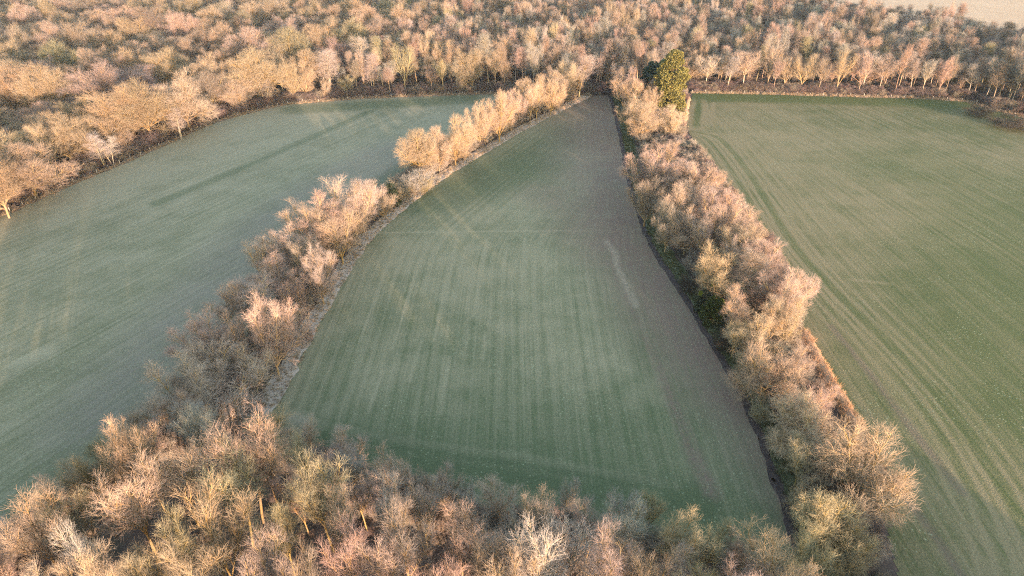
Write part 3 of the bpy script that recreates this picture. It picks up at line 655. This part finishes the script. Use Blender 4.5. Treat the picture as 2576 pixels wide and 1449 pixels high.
# evergreens, shrubs, mistletoe
def special(xt, yt, yb, wpx, key, name, cat, label, tint='brown', group=None):
    by_px('special', xt, yt, yb, wpx, 'shrub', tint); t = TREES.pop(); t['key'] = key; place(t, name, cat, label, group)
special(1700, 128, 285, 76, ('pine', 0), 'pine_tree', 'pine', 'large yellow green pine at the corner of the right field', 'gold')
special(1642, 158, 250, 50, ('darkpine', 0), 'pine_tree', 'pine', 'dark blue green pine left of the large yellow green pine', 'brown')
special(1668, 152, 252, 46, ('darkpine', 1), 'pine_tree', 'pine', 'dark green pine hidden partly behind the large yellow green pine', 'brown')
special(1646, 192, 275, 30, ('pole', 1), 'larch_tree', 'larch', 'slender rosy bare larch just left of the large yellow green pine', 'rose')
special(1035, 425, 480, 95, ('shrub', 0), 'shrub', 'shrub', 'grey bare willow bush in the gap of the left hedgerow', 'grey')
special(1000, 452, 505, 75, ('shrub', 1), 'shrub', 'shrub', 'olive bare bush left of the grey willow bush in the hedgerow gap', 'olive')
special(1070, 445, 482, 50, ('shrub', 2), 'shrub', 'shrub', 'olive bare bush right of the grey willow bush in the hedgerow gap', 'olive')
special(960, 480, 545, 60, ('shrub', 2), 'shrub', 'shrub', 'dark brown bare bush at the near end of the hedgerow gap', 'brown')
special(980, 470, 520, 50, ('ivy', 1), 'shrub', 'shrub', 'dark ivy bush in the gap of the left hedgerow', 'brown')
special(1803, 755, 815, 60, ('ivy', 0), 'ivy_bush', 'shrub', 'bright green ivy bush under the golden tree with mistletoe', 'olive')
special(1785, 735, 785, 50, ('ivy', 1), 'ivy_bush', 'shrub', 'dark ivy bush beside the bright green ivy bush', 'brown')
special(1735, 690, 735, 50, ('shrub', 1), 'shrub', 'shrub', 'dark brown bush in the middle hedgerow above the bright green ivy bush', 'dark')
special(1825, 825, 880, 55, ('shrub', 2), 'shrub', 'shrub', 'dark brown bush in the middle hedgerow just below the bright green ivy bush', 'dark')
special(2035, 1195, 1290, 90, ('shrub', 0), 'shrub', 'shrub', 'mustard yellow bare bush left of the wide solitary tree', 'gold')
special(1925, 1010, 1060, 60, ('shrub', 0), 'shrub', 'shrub', 'olive bush low on the left side of the near middle hedgerow', 'olive')
special(2110, 1190, 1290, 90, ('shrub', 1), 'shrub', 'shrub', 'dark brown bush under the left side of the wide solitary tree', 'dark')
special(770, 825, 858, 36, ('shrub', 2), 'ivy_bush', 'shrub', 'dark bush added as a shaded gap on the right edge of the left hedgerow', 'dark')  # dark-tinted shrub added to stand in for a shaded hole in the hedge
special(2470, 262, 288, 70, ('shrub', 2), 'bramble_bush', 'shrub', 'dark bramble bush at the bend of the far right field edge', 'dark')
special(2550, 290, 320, 80, ('shrub', 1), 'bramble_bush', 'shrub', 'dark bramble bush at the right border beside the field', 'dark')
host = [t for t in single if t['zone'] == 'middle hedgerow' and abs(t['Y'] - P(1805, 765)[1]) < 2]
for i, (x, y, z, s, lb) in enumerate([(1797, 718, 8, 1.3, 'topmost ball of yellow green mistletoe in the golden tree'), (1812, 772, 5, 1.5, 'lowest ball of yellow green mistletoe just above the bright ivy bush'), (1876, 742, 6, 1.1, 'small dark ball of mistletoe on the right side of the golden tree'), (1762, 742, 6, .8, 'small ball of mistletoe on the left tip of the golden tree')]):
    b = P(x, y, z); t = dict(X=b[0], Y=b[1], z=z, h=1.2 * s, w=1.3 * s, key=('mistle', 0), bark=BT['olive'], col=BT['olive'], rot=i)
    place(t, 'mistletoe', 'mistletoe', lb, 'balls of mistletoe')

# ------------------------------------------------------------------ stuff: the mass of the far wood, undergrowth, dry grass
def gn_scatter(name, recs, protos, label, cat):
    """recs: (x, y, z, rot, sx, sz, proto index, tint); one object that repeats a few meshes at its points"""
    me = bpy.data.meshes.new(name); n = len(recs)
    me.vertices.add(n); me.vertices.foreach_set('co', np.array([r_[:3] for r_ in recs], np.float32).ravel())
    a = me.attributes.new('rot', 'FLOAT_VECTOR', 'POINT'); a.data.foreach_set('vector', np.array([(0, 0, r_[3]) for r_ in recs], np.float32).ravel())
    a = me.attributes.new('scl', 'FLOAT_VECTOR', 'POINT'); a.data.foreach_set('vector', np.array([(r_[4], r_[4], r_[5]) for r_ in recs], np.float32).ravel())
    a = me.attributes.new('idx', 'INT', 'POINT'); a.data.foreach_set('value', np.array([r_[6] for r_ in recs], np.int32))
    a = me.attributes.new('tint', 'FLOAT_COLOR', 'POINT'); a.data.foreach_set('color', np.array([(*r_[7], 1) for r_ in recs], np.float32).ravel())
    o = obj(name, me); tag(o, label, cat, kind='stuff')
    g = bpy.data.node_groups.new(name, 'GeometryNodeTree')
    g.interface.new_socket('Geometry', in_out='INPUT', socket_type='NodeSocketGeometry'); g.interface.new_socket('Geometry', in_out='OUTPUT', socket_type='NodeSocketGeometry')
    N, L = g.nodes, g.links; gi, go = N.new('NodeGroupInput'), N.new('NodeGroupOutput'); jn = N.new('GeometryNodeJoinGeometry')
    def na(nm, ty):
        x = N.new('GeometryNodeInputNamedAttribute'); x.data_type = ty; x.inputs[0].default_value = nm; return x.outputs['Attribute']
    rot, scl, idx = na('rot', 'FLOAT_VECTOR'), na('scl', 'FLOAT_VECTOR'), na('idx', 'INT')
    for k, meshes in enumerate(protos):
        jj = N.new('GeometryNodeJoinGeometry')
        for m_ in meshes:
            src = obj('pattern', m_, link=False); oi = N.new('GeometryNodeObjectInfo'); oi.inputs['Object'].default_value = src
            L.new(oi.outputs['Geometry'], jj.inputs[0])
        cmp_ = N.new('FunctionNodeCompare'); cmp_.data_type = 'INT'; cmp_.operation = 'EQUAL'
        ins = [s for s in cmp_.inputs if s.type == 'INT']; L.new(idx, ins[0]); ins[1].default_value = k
        ip = N.new('GeometryNodeInstanceOnPoints'); L.new(gi.outputs[0], ip.inputs['Points']); L.new(cmp_.outputs[0], ip.inputs['Selection'])
        L.new(jj.outputs[0], ip.inputs['Instance']); L.new(rot, ip.inputs['Rotation']); L.new(scl, ip.inputs['Scale']); L.new(ip.outputs[0], jn.inputs[0])
    L.new(jn.outputs[0], go.inputs[0])
    md = o.modifiers.new('scatter', 'NODES'); md.node_group = g
    return o
keys = [k for k in PROTO if k[0] in ('broad', 'spread', 'dome', 'vase', 'fork', 'pole', 'birch')]
kidx = {k: i for i, k in enumerate(keys)}
gn_scatter('far_wood', [(t['X'], t['Y'], -.05, t['rot'], t['w'] / PROTO[t['key']]['w'], t['h'] / PROTO[t['key']]['h'], kidx[t['key']], t['col']) for t in rest],
           [(PROTO[k]['trunk'], PROTO[k]['crown']) for k in keys], 'mass of bare winter trees filling the wood behind its front rows', 'wood')

und = []
UH = (.31, .26, .215)
def brush(p, hmin, hmax, tint, wscale=1.0):
    k = rnd.randrange(3); pr = PROTO[('shrub', k)]; h = rnd.uniform(hmin, hmax); wd = rnd.uniform(.8, 1.3) * h * 1.25 * wscale
    und.append((p[0], p[1], 0, rnd.uniform(0, 6.28), wd / pr['w'], h / pr['h'], k, jitter(TINT[tint] if isinstance(tint, str) else tint, .25)))
UG = (.28, .24, .19); UD = (.135, .105, .095); UB = (.23, .19, .15); UP = (.15, .115, .11)
for q in scatter(np.vstack((LH_R + np.array([-3.6, 0]), LH_L[::-1] + np.array([1.5, 0]))), 2.4, .45, 41): brush(q, 2.0, 5.0, rnd.choice([UH, UH, UB, UG]), .8)
for q in scatter(np.vstack((MH_L + np.array([6.6, 0]), (MH_R + np.array([-3.0, 0]))[::-1])), 2.5, .45, 42): brush(q, 2.0, 5.0, rnd.choice([UH, UB, UP, UG]), .8)
for line, sgn in ((LW, 1), (FL, 1), (FR, 1), (FM, 1)):
    L_ = poly_sample(line, 1.5); T = np.gradient(L_, axis=0); T /= np.hypot(*T.T)[:, None]; Nn = np.c_[-T[:, 1], T[:, 0]]
    for off in (2.4, 4.2, 6.2, 8.5, 11.5, 15, 19, 24, 29):
        for q in L_ + Nn * off:
            if rnd.random() < (.95 if off < 9 else .5): brush(q + np.array([rnd.uniform(-1, 1), rnd.uniform(-1, 1)]), 1.3, 2.2 if off < 4 else 5.2, rnd.choice([UD, UP, UB, UP]))
for q in scatter(fg_poly, 4.0, .45, 43): brush(q, .8, 2.2, rnd.choice([UD, UD, UB]))
for q in poly_sample(FG, .9):  # field-edge scrub, made tall and thick to keep low beams off the field
    for k in range(3):
        if q[0] < 38 and rnd.random() < (.75 if q[0] > -40 else .4): brush(q + np.array([rnd.uniform(-1.2, 1.2), -2.5 - 2.4 * k + rnd.uniform(-1, 1)]), 3.2, 6.5, rnd.choice([UG, UH, UB]), .75)
for x in np.arange(30, 105, .8):  # unseen scrub wall added below the frame to stop low sun
    for k in range(4): brush((x + rnd.uniform(-.5, .5), 46 - 2.2 * k + rnd.uniform(-.8, .8)), 4, 7.5, rnd.choice([UG, UH, UB]), .75)
gn_scatter('undergrowth', und, [(PROTO[('shrub', k)]['trunk'], PROTO[('shrub', k)]['crown']) for k in range(3)], 'low tangled brown brush under the hedgerows and wood edges', 'undergrowth')

def tuft(seed):
    r = np.random.default_rng(seed); n = 34; a = r.uniform(0, 6.28, n); rr = r.uniform(0, .45, n)
    st = np.c_[np.cos(a) * rr, np.sin(a) * rr, np.zeros(n)]; d = np.c_[np.cos(a) * .45, np.sin(a) * .45, np.ones(n)] + r.normal(0, .25, (n, 3))
    V, Q = tubes(march(st, d, r.uniform(.5, 1.0, n), 2, .2, -.12, r), .028, .008, 3)
    return mesh('tuft', V, Q, [M_DRY])
gr = []
def tufts(line, w0, w1, step, tint, smin, smax, prob=.8):
    L_ = poly_sample(line, step); T = np.gradient(L_, axis=0); T /= np.hypot(*T.T)[:, None]; Nn = np.c_[-T[:, 1], T[:, 0]]
    for off in np.arange(w0, w1, step):
        for q in L_ + Nn * off:
            if rnd.random() < prob:
                s = rnd.uniform(smin, smax); gr.append((q[0] + rnd.uniform(-.5, .5), q[1] + rnd.uniform(-.5, .5), .05, rnd.uniform(0, 6.28), s, s * rnd.uniform(.8, 1.2), rnd.randrange(2), jitter(tint, .2)))
STRAW2 = (.30, .235, .17); STRAW, GRN, RED = (.45, .36, .27), (.10, .11, .05), (.40, .25, .15)
tufts(LH_R, -1.6, 2.6, .9, STRAW, .5, 1.0); tufts(MH_L, 1.2, 5.0, 1.0, GRN, .6, 1.2)
tufts(LW, -.6, 2.0, .95, STRAW2, .7, 1.3); tufts(FL, -.6, 2.4, .95, STRAW2, .8, 1.5); tufts(FR, -.4, 2.4, .95, STRAW2, .8, 1.5)
n0 = len(gr); tufts(BANK, .2, 3.0, .7, RED, .8, 1.5)
gr[n0:] = [(a, b, .6, *c) for a, b, _, *c in gr[n0:]]
gn_scatter('dry_grass', gr, [(tuft(5),), (tuft(6),)], 'tufts of dry grass on the field margins', 'grass')

# ------------------------------------------------------------------ fences and the raised seat
def box(c, s):
    x, y, z = np.array(s) / 2
    V = np.array([(-x, -y, -z), (x, -y, -z), (x, y, -z), (-x, y, -z), (-x, -y, z), (x, -y, z), (x, y, z), (-x, y, z)]) + np.array(c)
    return V, np.array([(3, 2, 1, 0), (4, 5, 6, 7), (0, 1, 5, 4), (1, 2, 6, 5), (2, 3, 7, 6), (3, 0, 4, 7)])
def post_mesh():
    V, Q = tubes(np.array([[(0, 0, -.1), (0, 0, 1.3), (0, 0, 1.38)]]), .10, .085, 8); top = np.arange(len(V) - 8, len(V))
    c = len(V); V = np.vstack((V, [(0, 0, 1.41)])); Q = np.vstack((Q, np.c_[top, np.roll(top, -1), np.full(8, c), np.full(8, c)][:, [0, 1, 2, 2]]))
    me = bpy.data.meshes.new('post'); me.from_pydata(V.tolist(), [], [tuple(dict.fromkeys(q)) for q in Q.tolist()]); me.materials.append(M_WOOD); return me
PM = post_mesh()
def fence(line, off, step, label):
    L_ = poly_sample(line, step); T = np.gradient(L_, axis=0); T /= np.hypot(*T.T)[:, None]; L_ = L_ + np.c_[-T[:, 1], T[:, 0]] * off
    L_ = L_ + np.random.default_rng(9).normal(0, .08, L_.shape)
    e = bpy.data.objects.new('fence', None); C.objects.link(e); e.location = (*L_[0], 0); tag(e, label, 'fence')
    for q in L_:
        p = obj('post', PM, e); p.location = (q[0] - L_[0, 0], q[1] - L_[0, 1], 0); p.rotation_euler = (rnd.gauss(0, .04), rnd.gauss(0, .04), rnd.uniform(0, 6)); p.scale = (1, 1, rnd.uniform(.85, 1.2))
    for z in (.55, 1.1):
        V, Q = tubes(np.array([[(q[0] - L_[0, 0], q[1] - L_[0, 1], z) for q in L_]]), .006, .006, 4); obj('wire', mesh('wire', V, Q, [M_WIRE]), e)
vis_LW = LW[LW[:, 0] > -190]
fence(vis_LW, .4, 5.0, 'wooden post and wire fence along the foot of the left wood')
fence(FL, .6, 7.0, 'wooden post and wire fence across the far end of the left field')
fence(FR[FR[:, 0] < 238], .5, 6.5, 'wooden post and wire fence across the far end of the right field')
b = P(2112, 236); e = bpy.data.objects.new('hunting_seat', None); C.objects.link(e); e.location = (b[0], b[1] + 1.6, 0)
tag(e, 'small pale wooden hunting seat on legs at the far edge of the right field', 'hunting seat')
for sx in (-1, 1):
    for sy in (-1, 1):
        V, Q = tubes(np.array([[(sx * .8, sy * .8, 0), (sx * .55, sy * .55, 2.2)]]), .06, .05, 6); obj('leg', mesh('leg', V, Q, [M_WOOD]), e)
obj('platform', mesh('platform', *box((0, 0, 2.26), (1.5, 1.5, .1)), [M_WOOD], smooth=False), e)
a_ = join([(box((0, .68, 2.75), (1.36, .05, .86)), 0), (box((-.68, 0, 2.75), (.05, 1.28, .86)), 0), (box((.68, 0, 2.75), (.05, 1.28, .86)), 0)])
obj('side_panel', mesh('side_panel', a_[0], a_[1], [M_WOOD], smooth=False), e)
obj('bench', mesh('bench', *box((0, .4, 2.62), (1.2, .4, .05)), [M_WOOD], smooth=False), e)
a_ = join([(tubes(np.array([[(sx * .25, -1.6, 0), (sx * .25, -.78, 2.3)]]), .04, .04, 5), 0) for sx in (-1, 1)] + [(box((0, -1.6 + .82 * k / 7, 2.3 * k / 7), (.46, .04, .05)), 0) for k in range(1, 7)])
obj('ladder', mesh('ladder', a_[0], a_[1], [M_WOOD], smooth=False), e)
print('TREES', len(TREES), 'single', len(single), 'stuff', len(rest), 'und', len(und), 'grass', len(gr), 'quads', {k: v['nq'] for k, v in PROTO.items()})

# ------------------------------------------------------------------ the air
def haze():
    b = NB('air'); t = b.t; t.nodes.remove(b.b); out = [n for n in t.nodes if n.type == 'OUTPUT_MATERIAL'][0]
    v = t.nodes.new('ShaderNodeVolumePrincipled'); v.inputs['Color'].default_value = (.72, .77, .90, 1); v.inputs['Density'].default_value = .00012; v.inputs['Anisotropy'].default_value = .70
    t.links.new(v.outputs[0], out.inputs['Volume'])
    V, Q = box((0, 550, 51), (2400, 1700, 104))
    o = obj('haze', mesh('haze', V, Q, [b.m], smooth=False)); tag(o, 'thin evening haze over the woods and fields', 'haze', kind='stuff')
haze()
